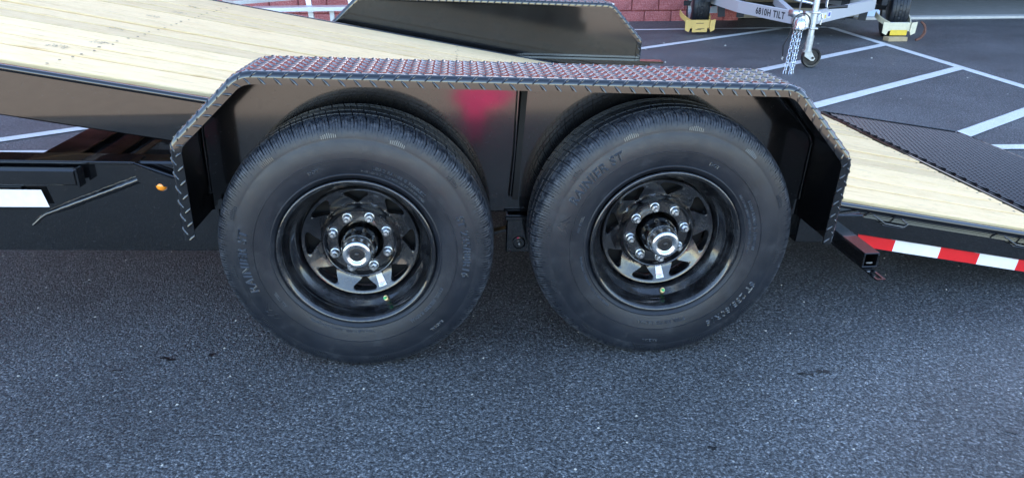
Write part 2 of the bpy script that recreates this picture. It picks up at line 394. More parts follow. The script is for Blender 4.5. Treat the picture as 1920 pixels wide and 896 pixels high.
# ------------------------------------------------------------------ tilt trailer
TR = empty('tilt_trailer', (.44, 1.29, 0), 'black tandem-axle tilt trailer with pine plank deck and tread-plate fenders in the foreground', 'trailer')
TH = .0408; CT, ST_ = cos(TH), sin(TH)
def T(p):   # trailer frame pitch
    dx, dz = p[0]-.44, p[2]-.378
    return Vector((.44+CT*dx+ST_*dz, p[1], .378-ST_*dx+CT*dz))
def fpart(mb, name, mat, parent=None, smooth=None, **kw): return mb.map(T).build(name, mat, parent or TR, smooth, **kw)

# --- fenders
def fillet(pts, rad, n=9):
    out = [Vector(pts[0])]
    for i in range(1, len(pts)-1):
        p = Vector(pts[i]); a = (Vector(pts[i-1])-p).normalized(); b = (Vector(pts[i+1])-p).normalized()
        ang = a.angle(b); r = rad[i-1]; d = r/math.tan(ang/2); c = p+(a+b).normalized()*(r/sin(ang/2))
        s0 = p+a*d-c; s1 = p+b*d-c; tot = s0.angle(s1)
        for k in range(n+1):
            t = k/n; out.append(c+(s0*sin((1-t)*tot)+s1*sin(t*tot))/sin(tot))
    out.append(Vector(pts[-1])); return out
raw = [(-.459, .402), (-.459, .676), (-.268, .863), (1.185, .863), (1.384, .662), (1.384, .402)]
path = fillet(raw, [.07, .09, .09, .07])
PL = [path[0]]      # resample long straights
for a, b in zip(path, path[1:]):
    k = max(1, int((b-a).length/.05))
    for i in range(1, k+1): PL.append(a.lerp(b, i/k))
S = [0.]
for a, b in zip(PL, PL[1:]): S.append(S[-1]+(b-a).length)
NRM = []
for i in range(len(PL)):
    t = (PL[min(i+1, len(PL)-1)]-PL[max(i-1, 0)]).normalized(); NRM.append(Vector((-t.y, t.x)))   # outward
def at_s(s):
    s = min(max(s, 0), S[-1]); lo = 0; hi = len(S)-1
    while hi-lo > 1:
        mid = (lo+hi)//2
        if S[mid] <= s: lo = mid
        else: hi = mid
    u = (s-S[lo])/(S[hi]-S[lo]); return PL[lo].lerp(PL[hi], u), NRM[lo].lerp(NRM[hi], u).normalized()
YI, YO, SK, BR = .243, 0., .033, .016
SEG = [SK-BR, BR*pi/2, (YI-YO)-2*BR, BR*pi/2, SK-BR]; TT = sum(SEG)
def cross(t):       # -> (y, n offset, normal_y, normal_n)
    if t < SEG[0]: return YO, -SK+t, -1, 0
    t -= SEG[0]
    if t < SEG[1]: a = t/BR; return YO+BR-BR*cos(a), -BR+BR*sin(a), -cos(a), sin(a)
    t -= SEG[1]
    if t < SEG[2]: return YO+BR+t, 0, 0, 1
    t -= SEG[2]
    if t < SEG[3]: a = t/BR; return YI-BR+BR*sin(a), -BR+BR*cos(a), sin(a), cos(a)
    t -= SEG[3]; return YI, -BR-t, 1, 0
def surf(s, t, h=0.):
    p, n = at_s(s); y, o, ny, nn = cross(t); y += ny*h; o += nn*h
    return (p.x+n.x*o, y, p.y+n.y*o)
def make_fender(tr, lab):
    ts = [0, SEG[0]]+[SEG[0]+SEG[1]*k/5 for k in range(1, 6)]+[SEG[0]+SEG[1]+SEG[2]*k/4 for k in range(1, 5)]+[TT-SEG[4]-SEG[3]+SEG[3]*k/5 for k in range(1, 6)]+[TT]
    loop = [(t, 0.) for t in ts]+[(t, -.0035) for t in reversed(ts)]
    m = MB(); nL = len(loop); vs = [surf(s, t, h) for s in S for t, h in loop]; fs = []
    for i in range(len(S)-1):
        for k in range(nL):
            k2 = (k+1) % nL; fs.append((i*nL+k, (i+1)*nL+k, (i+1)*nL+k2, i*nL+k2))
    fs += [tuple(range(nL)), tuple((len(S)-1)*nL+k for k in range(nL-1, -1, -1))]
    m.add(vs, fs); o = m.map(lambda p: T(tr(p))).build('fender', 'plate', TR, 50, label=lab)
    # raised tread lugs
    m = MB(); P = .0195; ns = int(S[-1]/P); 
    ring = [(cos(2*pi*k/8), sin(2*pi*k/8)) for k in range(8)]
    for i in range(ns):
        for j in range(int(TT/P)+1):
            s0 = (i+.5)*S[-1]/ns; t0 = j*P+.0075
            if t0 > TT-.004: continue
            if (i+j) % 2: continue
            d = 1 if j % 2 else -1
            ca, sa = cos(radians(45))*d, sin(radians(45)); base = []; ok = True
            for (a, b) in ring:
                u = a*.0155; v_ = b*.0046*(1-.25*abs(a))
                ss, tt = s0+u*sa-v_*ca*1.0, t0+u*ca+v_*sa
                base.append((min(max(ss, .001), S[-1]-.001), min(max(tt, .0006), TT-.0006)))
            mid = []
            for (a, b) in ring[::1]:
                u = a*.0105; v_ = b*.0016
                mid.append((min(max(s0+u*sa-v_*ca, .001), S[-1]-.001), min(max(t0+u*ca+v_*sa, .0006), TT-.0006)))
            vs = [surf(*q, -.0004) for q in base]+[surf(*q, .0022) for q in mid]
            m.add(vs, [(k, (k+1) % 8, 8+(k+1) % 8, 8+k) for k in range(8)]+[tuple(range(8, 16))])
    m.map(lambda p: T(tr(p))).build('tread_lugs', 'plate', o, 60, kind='stuff')
    # wheel well wall
    m = MB(); inner = [PL[i]-NRM[i]*.004 for i in range(len(PL))]
    poly = [(p.x, p.y) for p in inner if p.y > .46]
    poly = [(poly[0][0], .455)]+poly+[(poly[-1][0], .455)]
    m.prism(poly, 'y', YI-.012, YI-.006); m.map(lambda p: T(tr(p))).build('wheel_well_wall', 'well', TR)
    m = MB(); 
    wp = [PL[i]-NRM[i]*.009 for i in range(len(PL)) if PL[i].y > .42]
    m.tube([(p.x+random.uniform(-.001, .001), YI-.015, p.y+random.uniform(-.001, .001)) for p in wp], [.004+random.uniform(-.001, .0015) for _ in wp], 6)
    m.map(lambda p: T(tr(p))).build('weld_bead', 'weld', TR, 60)
    # triangular mud guards at both ends close the well
    return o
YC2 = YI+2.348     # mirror plane * 2
make_fender(lambda p: p, 'near tread-plate fender over the two wheels')
make_fender(lambda p: Vector((p[0], YC2-p[1], p[2])), 'far tread-plate fender beyond the deck')
# vertical rod in the wheel well
rod = MB().beam((.476, .216, .86), (.458, .216, .455), .016, .022, up=(0, 1, 0)); fpart(rod, 'support_bar', 'drum')
rod = MB().tube([(.458, .222, .85), (.453, .222, .6), (.444, .222, .46)], .006, 8); fpart(rod, 'brake_line', 'paint', smooth=60)

# --- main frame
for y0, y1 in ((.250, .33), (2.261, 2.341)):
    fpart(MB().box((-2.9, y0, .255), (.15, y1, .545), .006), 'frame_rail', 'paint_rough')
    fpart(MB().box((.151, y0, .395), (1.42, y1, .545), .006), 'frame_rail', 'paint_rough')
fpart(MB().box((-2.9, .236, .5385), (-.65, .30, .548), .002), 'top_flange', 'paint')
# gusset plate with welded slanting edge
fpart(MB().prism([(-.97, .368), (-.648, .494), (-.44, .494), (-.44, .287), (-.80, .287), (-.93, .33)], 'y', .238, .249), 'gusset_plate', 'paint_rough')
wb = []
for k in range(40):
    u = k/39; wb.append((-.985+u*.34, .241+random.uniform(-.001, .001), .362+u*.134+random.uniform(-.0007, .0007)-(.018*max(0, .12-u)/.12)))
fpart(MB().tube(wb, [.004+.0065*min(1, u*3/39)+random.uniform(-.0006, .0008) for u in range(40)], 7), 'weld_bead', 'weld', smooth=70)
wb = [(-.83+.43*k/30, .2505, .2885+random.uniform(-.001, .001)) for k in range(31)]
fpart(MB().tube(wb, .002, 5), 'weld_bead', 'weld')
# bracket at the flange end
fpart(MB().prism([(-.655, .549), (-.55, .506), (-.455, .474), (-.455, .462), (-.62, .487), (-.648, .494)], 'y', .215, .2375), 'corner_bracket', 'paint')
fpart(MB().tube([(-.66, .226, .5485), (-.56, .226, .511), (-.452, .226, .474)], .004, 6), 'bracket_edge', 'paint', smooth=60)
# step tube on the rail
fpart(MB().box((-2.6, .2, .484), (-.81, .2355, .534), .006), 'side_tube', 'paint_rough')
fpart(MB().box((-.8095, .197, .480), (-.803, .2355, .537), .002), 'tube_cap', 'paint')
# amber marker light
ml = MB().lathe([(0, .019), (-.004, .019), (-.010, .0165), (-.010, .001)], (-.588, .236, .480), 20); ml = fpart(ml, 'marker_light', 'bright', smooth=50)
fpart(MB().lathe([(-.008, .016), (-.016, .0145), (-.021, .009), (-.0225, .0005)], (-.588, .236, .480), 18), 'lens', 'amber', ml, 50)
# white tape on the frame
fpart(MB().add([(-1.6, .2355, .402), (-.923, .2355, .405), (-.935, .2355, .459), (-1.6, .2355, .457)], [(0,1,2,3)]), 'reflective_tape', 'tape_white', label='white reflective strip on the front frame')
fpart(MB().box((-2.6, .236, .395), (-.99, .249, .464), .003), 'tape_bar', 'paint')
# cross members seen through the gap
for (xa, xb, zt) in ((-1.162, -1.032, .437), (-.983, -.905, .437), (-2.1, -1.95, .437)):
    fpart(MB().box((xa, .34, zt-.09), (xb-.002, 2.25, zt), .003), 'cross_member', 'plate')
fpart(MB().box((-.86, .34, .34), (-.5, .52, .455), .004), 'latch_box', 'paint_rough')
fpart(MB().box((-.86, .53, .30), (-.83, 2.25, .437), .003), 'cross_member', 'paint')
for x in (0., .881): fpart(MB().tube([(x, .12, .378), (x, 2.47, .378)], .045, 16), 'axle', 'paint_rough', smooth=60)
# latch pin with hairpin clip
pin = MB().lathe([(-.006, .0005), (-.006, .011), (0, .011), (.05, .006)], (-.633, .336, .485), 14); pin = fpart(pin, 'latch_pin', 'zinc', smooth=50)
cl = [(-.66, .39, .523), (-.645, .388, .528), (-.628, .386, .536), (-.61, .385, .545), (-.596, .385, .555), (-.593, .386, .568), (-.602, .387, .577), (-.615, .388, .573), (-.62, .389, .556), (-.632, .39, .54)]
cl = [(x_, y_-.06, z_-.04) for x_, y_, z_ in cl]
fpart(MB().tube(cl, .0024, 6), 'clip', 'bright', pin, 60)

# --- springs and hanger between the wheels
for yc in (.29,):
    hg = fpart(MB().box((.436, .222, .268), (.522, .33, .393), .004), 'spring_hanger', 'paint')
    fpart(MB().box((.43, .212, .381), (.53, .2215, .396), .003), 'hanger_flange', 'plate', hg)
    fpart(MB().lathe([(0, .0005), (0, .02), (-.004, .021), (-.0045, .018), (-.0015, .0165), (-.0015, .0005)], (.478, .2215, .302), 24), 'bolt_recess', 'plate', hg, 40)
    fpart(MB().lathe([(-.002, .007), (-.009, .006), (-.012, .003), (-.012, .0004)], (.478, .2215, .302), 8), 'grease_bolt', 'zinc', hg, 40)
for cx in (0., .881):
    for k in range(4):
        L = .36-.07*k; pts = [(cx+L*(2*i/12-1), .27, .335-.012*k-.05*(L*(2*i/12-1)/.36)**2*-1) for i in range(13)]
        m = MB()
        for a, b in zip(pts, pts[1:]): m.beam(a, b, .05, .0085)
        fpart(m, 'spring_leaf', 'paint_rough')
fpart(MB().beam((.38, .25, .325), (.46, .25, .345), .03, .008), 'equaliser_bar', 'plate')

# --- rear square tube (stabiliser) pointing at the camera
sx, sz = 1.534, .290
m = MB(); a = .0245
for (x0, x1, z0, z1) in ((-a, a, a-.005, a), (-a, a, -a, -a+.005), (-a, -a+.005, -a+.005, a-.005), (a-.005, a, -a+.005, a-.005)): m.box((sx+x0, .03, sz+z0), (sx+x1, .5, sz+z1), .0015)
tb = m.build('support_tube', 'paint', TR)
MB().lathe([(0, .018), (.004, .0185), (.3, .0185)], (sx, .05, sz), 20).build('inner_pipe', 'plate', tb, 50)
MB().beam((sx-.010, .036, sz-.010), (sx+.010, .038, sz-.011), .003, .004).build('pin', 'zinc', tb)
m = MB(); m.box((sx-.02, -.0, sz-.03), (sx+.008, .3, sz-.0255)); m.box((sx-.02, -.045, sz-.0302), (sx-.013, -.0, sz-.0257)); m.box((sx+.001, -.045, sz-.0302), (sx+.008, -.0, sz-.0257)); m.box((sx-.013, -.045, sz-.0302), (sx+.001, -.038, sz-.0257)); m.build('latch_strap', 'paint', tb)
fpart(MB().box((1.40, .24, .30), (1.62, .50, .40), .004), 'tube_bracket', 'paint_rough')

# --- tilt deck : plane z = DZ - DS x
DZ, DS = .6819, -.193
DA = math.atan(DS)
def Dk(p):   # local (along, y, height above deck top) -> world
    return Vector((p[0]*cos(DA)-p[2]*sin(DA), p[1], DZ+p[0]*sin(DA)+p[2]*cos(DA)))
XA, XB = -3.0, 2.545
dk = MB()
def chan(m, y0, y1, x0, x1): m.box((x0, y0, -.15), (x1, y1, -.012), .005)
chan(dk, .287, .30, XA, XB+.02); chan(dk, 2.246, 2.259, XA, XB+.02)
for k in range(10): dk.box((XA+.3+k*.55, .301, -.12), (XA+.36+k*.55, 2.245, -.043))
deck = dk.map(Dk).build('tilt_deck', 'gloss', TR)
for y, s_ in ((.2935, 1), (2.2525, -1)):
    MB().tube([(XA, y, -.0115), (XB, y, -.0115)], .0105, 12).map(Dk).build('deck_edge_rail', 'plate', deck, 60)
    MB().box((XA, y+s_*.0105, -.02), (XB, y+s_*.034, -.0085), .001).map(Dk).build('deck_edge_flange', 'plate', deck)
seams = [.331, .521]+[.521+.1334*k for k in range(1, 13)]; seams[-1] = 2.213
for i, (a, b) in enumerate(zip(seams, seams[1:])):
    h = random.uniform(-.003, .002); e = .012 if i % 3 else .019; o = MB()
    o.box((XA, a+e, -.040), (2.525+random.uniform(-.004, .004), b-.0015, h), .003); o.map(Dk).build('plank', 'wood', deck)
sw = MB()
for xs in (-.90, .3, 1.6, 2.47, -2.1):
    for i, (a, b) in enumerate(zip(seams, seams[1:])):
        for f in ((.2, .78) if i else (.25, .55, .85)):
            x, y = xs+random.uniform(-.008, .008), a+(b-a)*f+random.uniform(-.01, .01); r = .004+random.uniform(0, .002)
            sw.lathe([(.0022, .0003), (.0024, r*.8), (.0018, r)], (x, y, 0), 8, ax='z')
sw.map(Dk).build('screw_heads', 'screw', deck, kind='stuff')
# lumber grade stamps (flat ink)
for (x, y) in ((-.99, .60), (-.93, .75), (-1.0, 1.03), (-1.02, 1.42), (-.98, 1.62), (-1.0, 1.86)):
    m = MB()
    for q in range(40):
        if random.random() < .75:
            px_, py_ = x+random.uniform(-.028, .028), y+random.uniform(-.02, .02); l, w2 = random.uniform(.0015, .005), random.uniform(.0008, .002)
            m.add([(px_-l, py_-w2, .0022), (px_+l, py_-w2, .0022), (px_+l, py_+w2, .0022), (px_-l, py_+w2, .0022)], [(0,1,2,3)])
    m.map(Dk).build('ink_stamp', 'stamp', deck)
# rear side of the deck: rub rail, rings, tape
MB().box((1.35, .268, -.097), (3.35, .2865, -.034), .002).map(Dk).build('rub_rail', 'paint', deck)
MB().box((1.35, .262, -.0365), (3.35, .268, -.033)).map(Dk).build('rub_rail_lip', 'plate', deck)
MB().box((1.66, .283, -.146), (3.3, .2868, -.106), .001).map(Dk).build('tape_bar', 'paint', deck)
xs = [1.688, 1.831, 2.007, 2.161, 2.317, 2.47, 2.63, 2.78, 2.94, 3.09]
for i, (a, b) in enumerate(zip(xs, xs[1:])):
    sh = .013 if i else -.01
    tp = MB().add([(a, .2815, -.086), (b, .2815, -.086), (b+.006, .2815, -.142), (a+.006, .2815, -.142)], [(3,2,1,0)])
    tp.map(Dk).build('reflective_tape', 'tape_red' if i % 2 == 0 else 'tape_white', deck, label=('red' if i % 2 == 0 else 'white')+' block of the rear reflective tape')
for xr_ in (1.76, 2.26, 2.9):
    pts = [(xr_-.06, .262, -.020), (xr_-.05, .252, -.024), (xr_-.02, .245, -.038), (xr_+.05, .243, -.040), (xr_+.064, .25, -.030), (xr_+.045, .262, -.018)]
    MB().tube(pts, .0032, 7).map(Dk).build('lashing_ring', 'plate', deck, 60)
    MB().box((xr_-.03, .24, -.0445), (xr_+.05, .262, -.0415), .001).map(Dk).build('ring_plate', 'plate', deck)
# --- approach ramp of expanded metal
X0, X1, YA, YB = 2.572, 3.50, .33, 2.25
MB().box((XB-.003, .30, -.06), (X0+.004, 2.245, .004), .003).map(Dk).build('ramp_hinge_angle', 'paint', deck)
KN = math.atan2(.035, 1)
def Rp(p):  # ramp local, slightly flatter towards the ground
    return Dk((p[0], p[1], p[2]+(p[0]-X0)*.028))
rp = MB(); rp.box((X0+.005, YA, -.034), (X1, YB, -.024)); 
for k in range(6): rp.beam((X0+.02+k*(X1-X0-.04)/5, YA+.002, -.008), (X0+.02+k*(X1-X0-.04)/5, YB-.002, -.008), .012, .014)
ramp = rp.map(Rp).build('approach_ramp', 'drum', TR)
m = MB(); LW, SW = .07, .029; nx = int((X1-X0-.01)/SW); ny = int((YB-YA)/LW)
for i in range(nx*2):
    for j in range(ny):
        x = X0+.012+(i*.5)*SW; y = YA+(j+(.5 if i % 2 else 0))*LW
        for sgn in (1, -1):
            y2 = y+sgn*LW/2; x2 = x+SW/2
            if YA-.001 <= y2 <= YB+.001: m.beam((x, y, .004), (x2, y2, .004), .0058, .008, up=(-.25, -.5, .83))
m.map(Rp).build('expanded_mesh', 'mesh', ramp, kind='stuff')
MB().box((X1, YA-.004, -.03), (X1+.012, YB+.004, .006), .002).map(Rp).build('ramp_edge', 'paint', ramp)
for y in (YA-.012, YB+.002): MB().box((X0+.01, y, -.04), (X1, y+.008, .006), .002).map(Rp).build('ramp_edge', 'paint', ramp)
# far-side ledge below the far fender
MB().box((.2, 2.262, -.0), (1.5, 2.335, .012)).map(lambda p: T((p[0], p[1], p[2]+.54))).build('far_ledge', 'paint', TR)

# ------------------------------------------------------------------ wheels
ZC = .3776; SP = .8813
half = [(.045, .214), (.030, .216), (.018, .2215), (.0125, .227), (.009, .2325), (.0068, .2345), (.0068, .2365), (.0085, .2385), (.0045, .252), (.0022, .265), (.0010, .2765), (.0008, .2785), (-.0012, .2792), (-.0012, .2812), (.0004, .2820), (.0, .295), (.0012, .308), (.0034, .320), (.006, .3305), (.0075, .3345), (.0075, .3365), (.0085, .3425), (.0100, .350), (.0122, .357), (.0148, .363), (.0180, .3685), (.0215, .3730), (.0258, .3768), (.031, .3800), (.038, .383)]
tread = [(.048, .3855), (.0545, .3868), (.0565, .387), (.0575, .3798), (.064, .3800), (.065, .3875), (.072, .3884), (.080, .3891), (.0880, .3896), (.0890, .3816), (.0955, .3818), (.0965, .3899), (.106, .3902), (.1175, .3903)]
allp = half+tread; full = allp+[(.235-y, r) for y, r in reversed(allp[:-1])]
def side_y(r):
    for (ya, ra), (yb, rb) in zip(half, half[1:]):
        if ra <= r <= rb: return ya+(yb-ya)*(r-ra)/(rb-ra)
    return half[-1][0]
NT = 72
FR = [(0., 0), (.005, 1), (.095, 1), (.10, 0), (.30, 0), (.305, 2), (.34, 2), (.345, 0), (.52, 0), (.525, 3), (.56, 3), (.565, 0), (.77, 0), (.775, 2), (.81, 2), (.815, 0)]
NS = NT*len(FR)
def tire_mesh(rot, cx):
    mb = MB(); n = len(full); vs = []
    for k in range(NS):
        fr, st_ = FR[k % len(FR)]; a = rot+2*pi*(k//len(FR)+fr)/NT
        for i, (y, r) in enumerate(full):
            ye = min(y, .235-y); inner = y > .1175
            if ye >= .0095 and r > .345:
                if ye < .053:
                    if st_ == 1: r -= .006 if ye > .0175 else .0018
                    elif st_ == 2: r -= .0035 if .0145 < ye < .045 else 0
                    elif st_ == 3: r -= .0035 if .011 < ye < .034 else 0
                elif st_ in (1, 3): r -= .006
            ak = a+(ye*1.2 if ye > .02 else .024*1.0)*(.5 if not inner else -.5)
            x, z = r*cos(ak), r*sin(ak)+ZC
            if z < .003: z = .003+z*.03
            yy = y
            if r*sin(ak) < -.26 and r > .24 and ye < .03:
                yy += (-.006 if not inner else .006)*min(1, (-r*sin(ak)-.26)/.08)*max(0, 1-ye/.03)
            vs.append((cx+x, yy, z))
    fs = []
    for k in range(NS):
        k2 = (k+1) % NS
        for i in range(n-1): fs.append((k*n+i, k2*n+i, k2*n+i+1, k*n+i+1))
    mb.add(vs, fs); return mb
def bend_text(body, size, r0, mid_deg, rot, cx, outline, off=.0006, spacing=1.05, inward=False, shear=0.):
    vs, fs = text_mesh(body, size, outline, 0, spacing=spacing, shear=shear); out = []
    for v in vs:
        if inward: a = radians(mid_deg)+rot+v.x/r0; r = r0-v.y
        else: a = radians(mid_deg)+rot-v.x/r0; r = r0+v.y
        y = side_y(r)-off-v.z; z = ZC+r*sin(a)
        if r*sin(a) < -.26: y += -.006*min(1, (-r*sin(a)-.26)/.08)*max(0, 1-side_y(r)/.03)
        out.append((cx+r*cos(a), y, z))
    return out, fs
def rnd_tri(h):     # rounded triangle window radius lookup, local (radial, tangential) about r=.143
    pts = [(-.0265, 0), (.0185, .0315), (.0185, -.0315)]
    return pts
def window_loop(N):
    P = [Vector(p) for p in ((-.0225, 0), (.0215, .0405), (.0215, -.0405))]
    loop = []
    for i in range(3):
        p = P[i]; a = (P[i-1]-p).normalized(); b = (P[(i+1) % 3]-p).normalized(); ang = a.angle(b); r = .0075; d = r/math.tan(ang/2); c = p+(a+b).normalized()*(r/sin(ang/2))
        s0 = p+a*d-c; s1 = p+b*d-c; tot = s0.angle(s1)
        for k in range(7): t = k/6; loop.append(c+(s0*sin((1-t)*tot)+s1*sin(t*tot))/sin(tot))
    # resample by angle about origin
    res = []
    for k in range(N):
        th = 2*pi*k/N; d = Vector((cos(th), sin(th))); best = None
        for a, b in zip(loop, loop[1:]+loop[:1]):
            e = b-a; den = d.x*e.y-d.y*e.x
            if abs(den) < 1e-12: continue
            t = (a.x*e.y-a.y*e.x)/den; u = (a.x*d.y-a.y*d.x)/den
            if t > 0 and -1e-6 <= u <= 1+1e-6: best = max(best or 0, t)
        res.append(d*best)
    return res
RW = .1370
def disc_y(r):
    pr = [(.06, .105), (.066, .099), (.0955, .099), (.0978, .092), (.1010, .0835), (.1045, .0815), (.108, .085), (.1115, .102), (.116, .110), (.125, .108), (.150, .096), (.163, .090), (.1668, .0885), (.170, .0912), (.1715, .097), (.172, .105)]
    if r <= pr[0][0]: return pr[0][1]
    for (ra, ya), (rb, yb) in zip(pr, pr[1:]):
        if r <= rb: return ya+(yb-ya)*(r-ra)/(rb-ra)
    return pr[-1][1]
def rim_mesh(rot, cx):
    mb = MB(); N = 56; win = window_loop(N); RI, RO, HA = .1120, .163, radians(22.5)
    for q in range(8):
        a0 = rot-pi/2+q*pi/4
        def P(rad, tan_, extra=0.):
            # polar: tangential measured as angle
            r = RW+rad; a = a0+tan_/RW; return (cx+r*cos(a), disc_y(r)+extra, ZC+r*sin(a))
        outer = []
        for w_ in win:      # hit the sector border in (radial, tangential-angle) space along the same direction
            d = w_.normalized(); tmax = 1e9
            if d.x > 1e-9: tmax = min(tmax, (RO-RW)/d.x)
            if d.x < -1e-9: tmax = min(tmax, (RI-RW)/d.x)
            if abs(d.y) > 1e-9: tmax = min(tmax, HA*RW/abs(d.y))
            outer.append(d*tmax)
        rings = [[(w_*.955, .016)] for w_ in ()]
        loops = []
        loops.append([P(w_.x*.98, w_.y*.98, .030) for w_ in win])
        loops.append([P(w_.x*.98, w_.y*.98, .006) for w_ in win])
        loops.append([P(w_.x*1.0, w_.y*1.0, .0018) for w_ in win])
        loops.append([P(w_.x*1.05, w_.y*1.05, 0) for w_ in win])
        for t in (.35, .7, 1.): loops.append([P(w_.x*1.05*(1-t)+o_.x*t, w_.y*1.05*(1-t)+o_.y*t) for w_, o_ in zip(win, outer)])
        vs = [p for L in loops for p in L]; fs = []
        for i in range(len(loops)-1):
            for k in range(N): fs.append((i*N+k, i*N+(k+1) % N, (i+1)*N+(k+1) % N, (i+1)*N+k))
        mb.add(vs, fs)
        # corner fillers of the sector so that the border is filled to its corners
        for sg in (1, -1):
            for rr, inner in ((RI, True), (RO, False)):
                a_c = a0+sg*HA
                near = [o_ for o_ in outer]
                e1 = max((o_ for o_ in near if abs(abs(o_.x+RW)-rr) < 1e-6 and sg*o_.y > 0), key=lambda o_: sg*o_.y, default=None)
                e2 = (min if inner else max)((o_ for o_ in near if abs(sg*o_.y-HA*RW) < 1e-6), key=lambda o_: o_.x, default=None)
                if e1 is not None and e2 is not None:
                    mb.add([P(e1.x, e1.y), (cx+rr*cos(a_c), disc_y(rr), ZC+rr*sin(a_c)), P(e2.x, e2.y)], [(0, 1, 2)])
    hubp = [(disc_y(r), r) for r in (.1120, .1095, .1075, .106, .1045, .103, .1015, .1, .0985, .097, .0955, .08, .068, .066, .0635)]+[(.108, .0625), (.135, .062)]
    mb.lathe(hubp, (cx, 0, ZC), 96)
    bar = [(disc_y(r), r) for r in (.163, .165, .167, .1685, .170, .171, .172)]+[(.108, .1725), (.108, .1735), (.100, .1738), (.090, .1745), (.083, .1762), (.077, .1800), (.071, .1850), (.064, .1908), (.058, .1950), (.053, .1980), (.049, .1988), (.046, .1992), (.043, .1995), (.041, .2010), (.035, .2018), (.0245, .2030), (.018, .2045), (.012, .2075), (.0075, .2115), (.0055, .2145), (.0055, .2175), (.0075, .2203), (.011, .2212), (.015, .2205), (.02, .217), (.03, .214)]
    mb.lathe(bar, (cx, 0, ZC), 128)
    mb.lathe([(.109, .1734), (.16, .18), (.2, .19), (.225, .214)], (cx, 0, ZC), 64)
    return mb
def nut_mesh(c, ph):
    m = MB()
    m.lathe([(0, .0145), (-.004, .0145), (-.005, .0125)], c, 18)
    m.lathe([(-.005, .0125), (-.0155, .0125), (-.018, .0095), (-.018, .0068)], c, 6, ph)
    m.lathe([(-.018, .0068), (-.0245, .0066), (-.0265, .005), (-.0265, .0002)], c, 12)
    return m
def make_wheel(cx, rim_rot, tire_rot, lab):
    wh = rim_mesh(rim_rot, cx).build('wheel', 'rim', TR, 42, label=lab)
    td = tire_mesh(tire_rot, cx).map(lambda p: p-Vector((cx, 0, ZC))).build('tire', 'rubber', wh, 30); td.location = (cx, 0, ZC)
    m = MB()
    for body, size, r0, mid, sp, out, inw in (('RAINIER ST', .034, .3075, 182, 1.15, .0015, False), ('ST 235/80R16', .029, .3075, 3, 1.15, .0014, False),
        ('STEEL BELTED RADIAL', .0125, .2585, -42, 1.2, .0008, False), ('LOAD RANGE G TUBELESS', .0115, .2615, 58, 1.2, .0008, False), ('MAX LOAD SINGLE 4400 LBS AT 110 PSI COLD', .0085, .2475, 60, 1.1, .0006, False), ('TREAD PLIES 2 STEEL  SIDEWALL 2 POLYESTER', .0085, .2475, -105, 1.1, .0006, False), ('DOT', .013, .262, 110, 1.2, .0008, False), ('ALL STEEL', .010, .262, -150, 1.2, .0006, False), ('RADIAL', .012, .318, -48, 1.2, .0008, False)):
        m.add(*bend_text(body, size, r0, mid, tire_rot, cx, out, spacing=sp, shear=.12 if size > .02 else 0))
    for (rr, aa, pts) in ((.31, 213, [(-.036, -.012), (-.022, .004), (-.014, -.002), (-.004, .015), (.004, .004), (.010, .009), (.022, -.006), (.034, -.012)]), (.305, 213, [(-.02, -.010), (-.008, .0), (.0, -.006), (.008, .002), (.018, -.010)])):
        q = []
        for (x, y) in pts:
            r = rr+y; a = radians(aa)+tire_rot-x/rr; q.append((cx+r*cos(a), side_y(r)-.0006, ZC+r*sin(a)))
        m.tube(q, .0011, 4)
    m.build('sidewall_lettering', 'letter', wh, kind='stuff')
    m = MB()
    for gk in range(12):
        ga = tire_rot+gk*2*pi/12+.12
        for t in range(8):
            a = ga+(t-3.5)*.0155; hgt = 1-abs(t-3.5)/9
            q = []
            for r in (.3385, .3385+.014*hgt):
                y = side_y(r)-.0008
                if r*sin(a) < -.26: y += -.006*min(1, (-r*sin(a)-.26)/.08)*max(0, 1-side_y(r)/.03)
                q.append((cx+r*cos(a), y, ZC+r*sin(a)))
            if q[1][2] > .012: m.tube(q, .0016, 4)
    m.build('sidewall_ticks', 'letter', wh, kind='stuff')
    # hub, cap, nuts
    MB().lathe([(.14, .0555), (.09, .0545), (.064, .052), (.050, .0495), (.041, .046), (.040, .03)], (cx, 0, ZC), 64).build('hub', 'gloss', wh, 50)
    hc = MB().lathe([(.060, .0395), (.0525, .0405), (.049, .0405), (.047, .0385), (.040, .0370), (.028, .0365), (.0215, .0352), (.0185, .0322), (.0182, .0265), (.0200, .0225), (.0235, .0205), (.0240, .0185)], (cx, 0, ZC), 56).map(lambda p: Vector((cx+(p.x-cx)*1.13, p.y-.016, ZC+(p.z-ZC)*1.13))).build('hub_cap', 'bright', wh, 60)
    MB().lathe([(.0240, .0188), (.0215, .0178), (.0212, .012), (.0235, .0105), (.0235, .0065), (.0205, .0055), (.0195, .0035), (.0195, .0002)], (cx, 0, ZC), 32).map(lambda p: Vector((cx+(p.x-cx)*1.13, p.y-.016, ZC+(p.z-ZC)*1.13))).build('rubber_plug', 'plastic', wh, 50)
    MB().lathe([(.150, .05), (.150, .165), (.21, .168)], (cx, 0, ZC), 48).build('brake_drum', 'drum', wh, 50)
    for k in range(8):
        a = rim_rot+radians(22.5)+k*pi/4
        nut_mesh((cx+.0826*cos(a), .098, ZC+.0826*sin(a)), random.random()).build('lug_nut', 'zinc', wh, 40)
    # valve with green cap
    a = rim_rot-pi/2+radians(20); r = .184
    c = Vector((cx+r*cos(a), .068, ZC+r*sin(a))); ax = Vector((-cos(a)*.45, -.9, -sin(a)*.45)).normalized()
    m = MB(); m.cur = 0; m.tube([c, c+ax*.006], [.0085, .007], 12); m.cur = 1; m.tube([c+ax*.006, c+ax*.016, c+ax*.0175], [.0045, .0045, .003], 10)
    m.build('valve', ['brass', 'green'], wh, 40)
    # paper label on the spoke
    a = rim_rot-pi/2+radians(20.5); r0 = .137
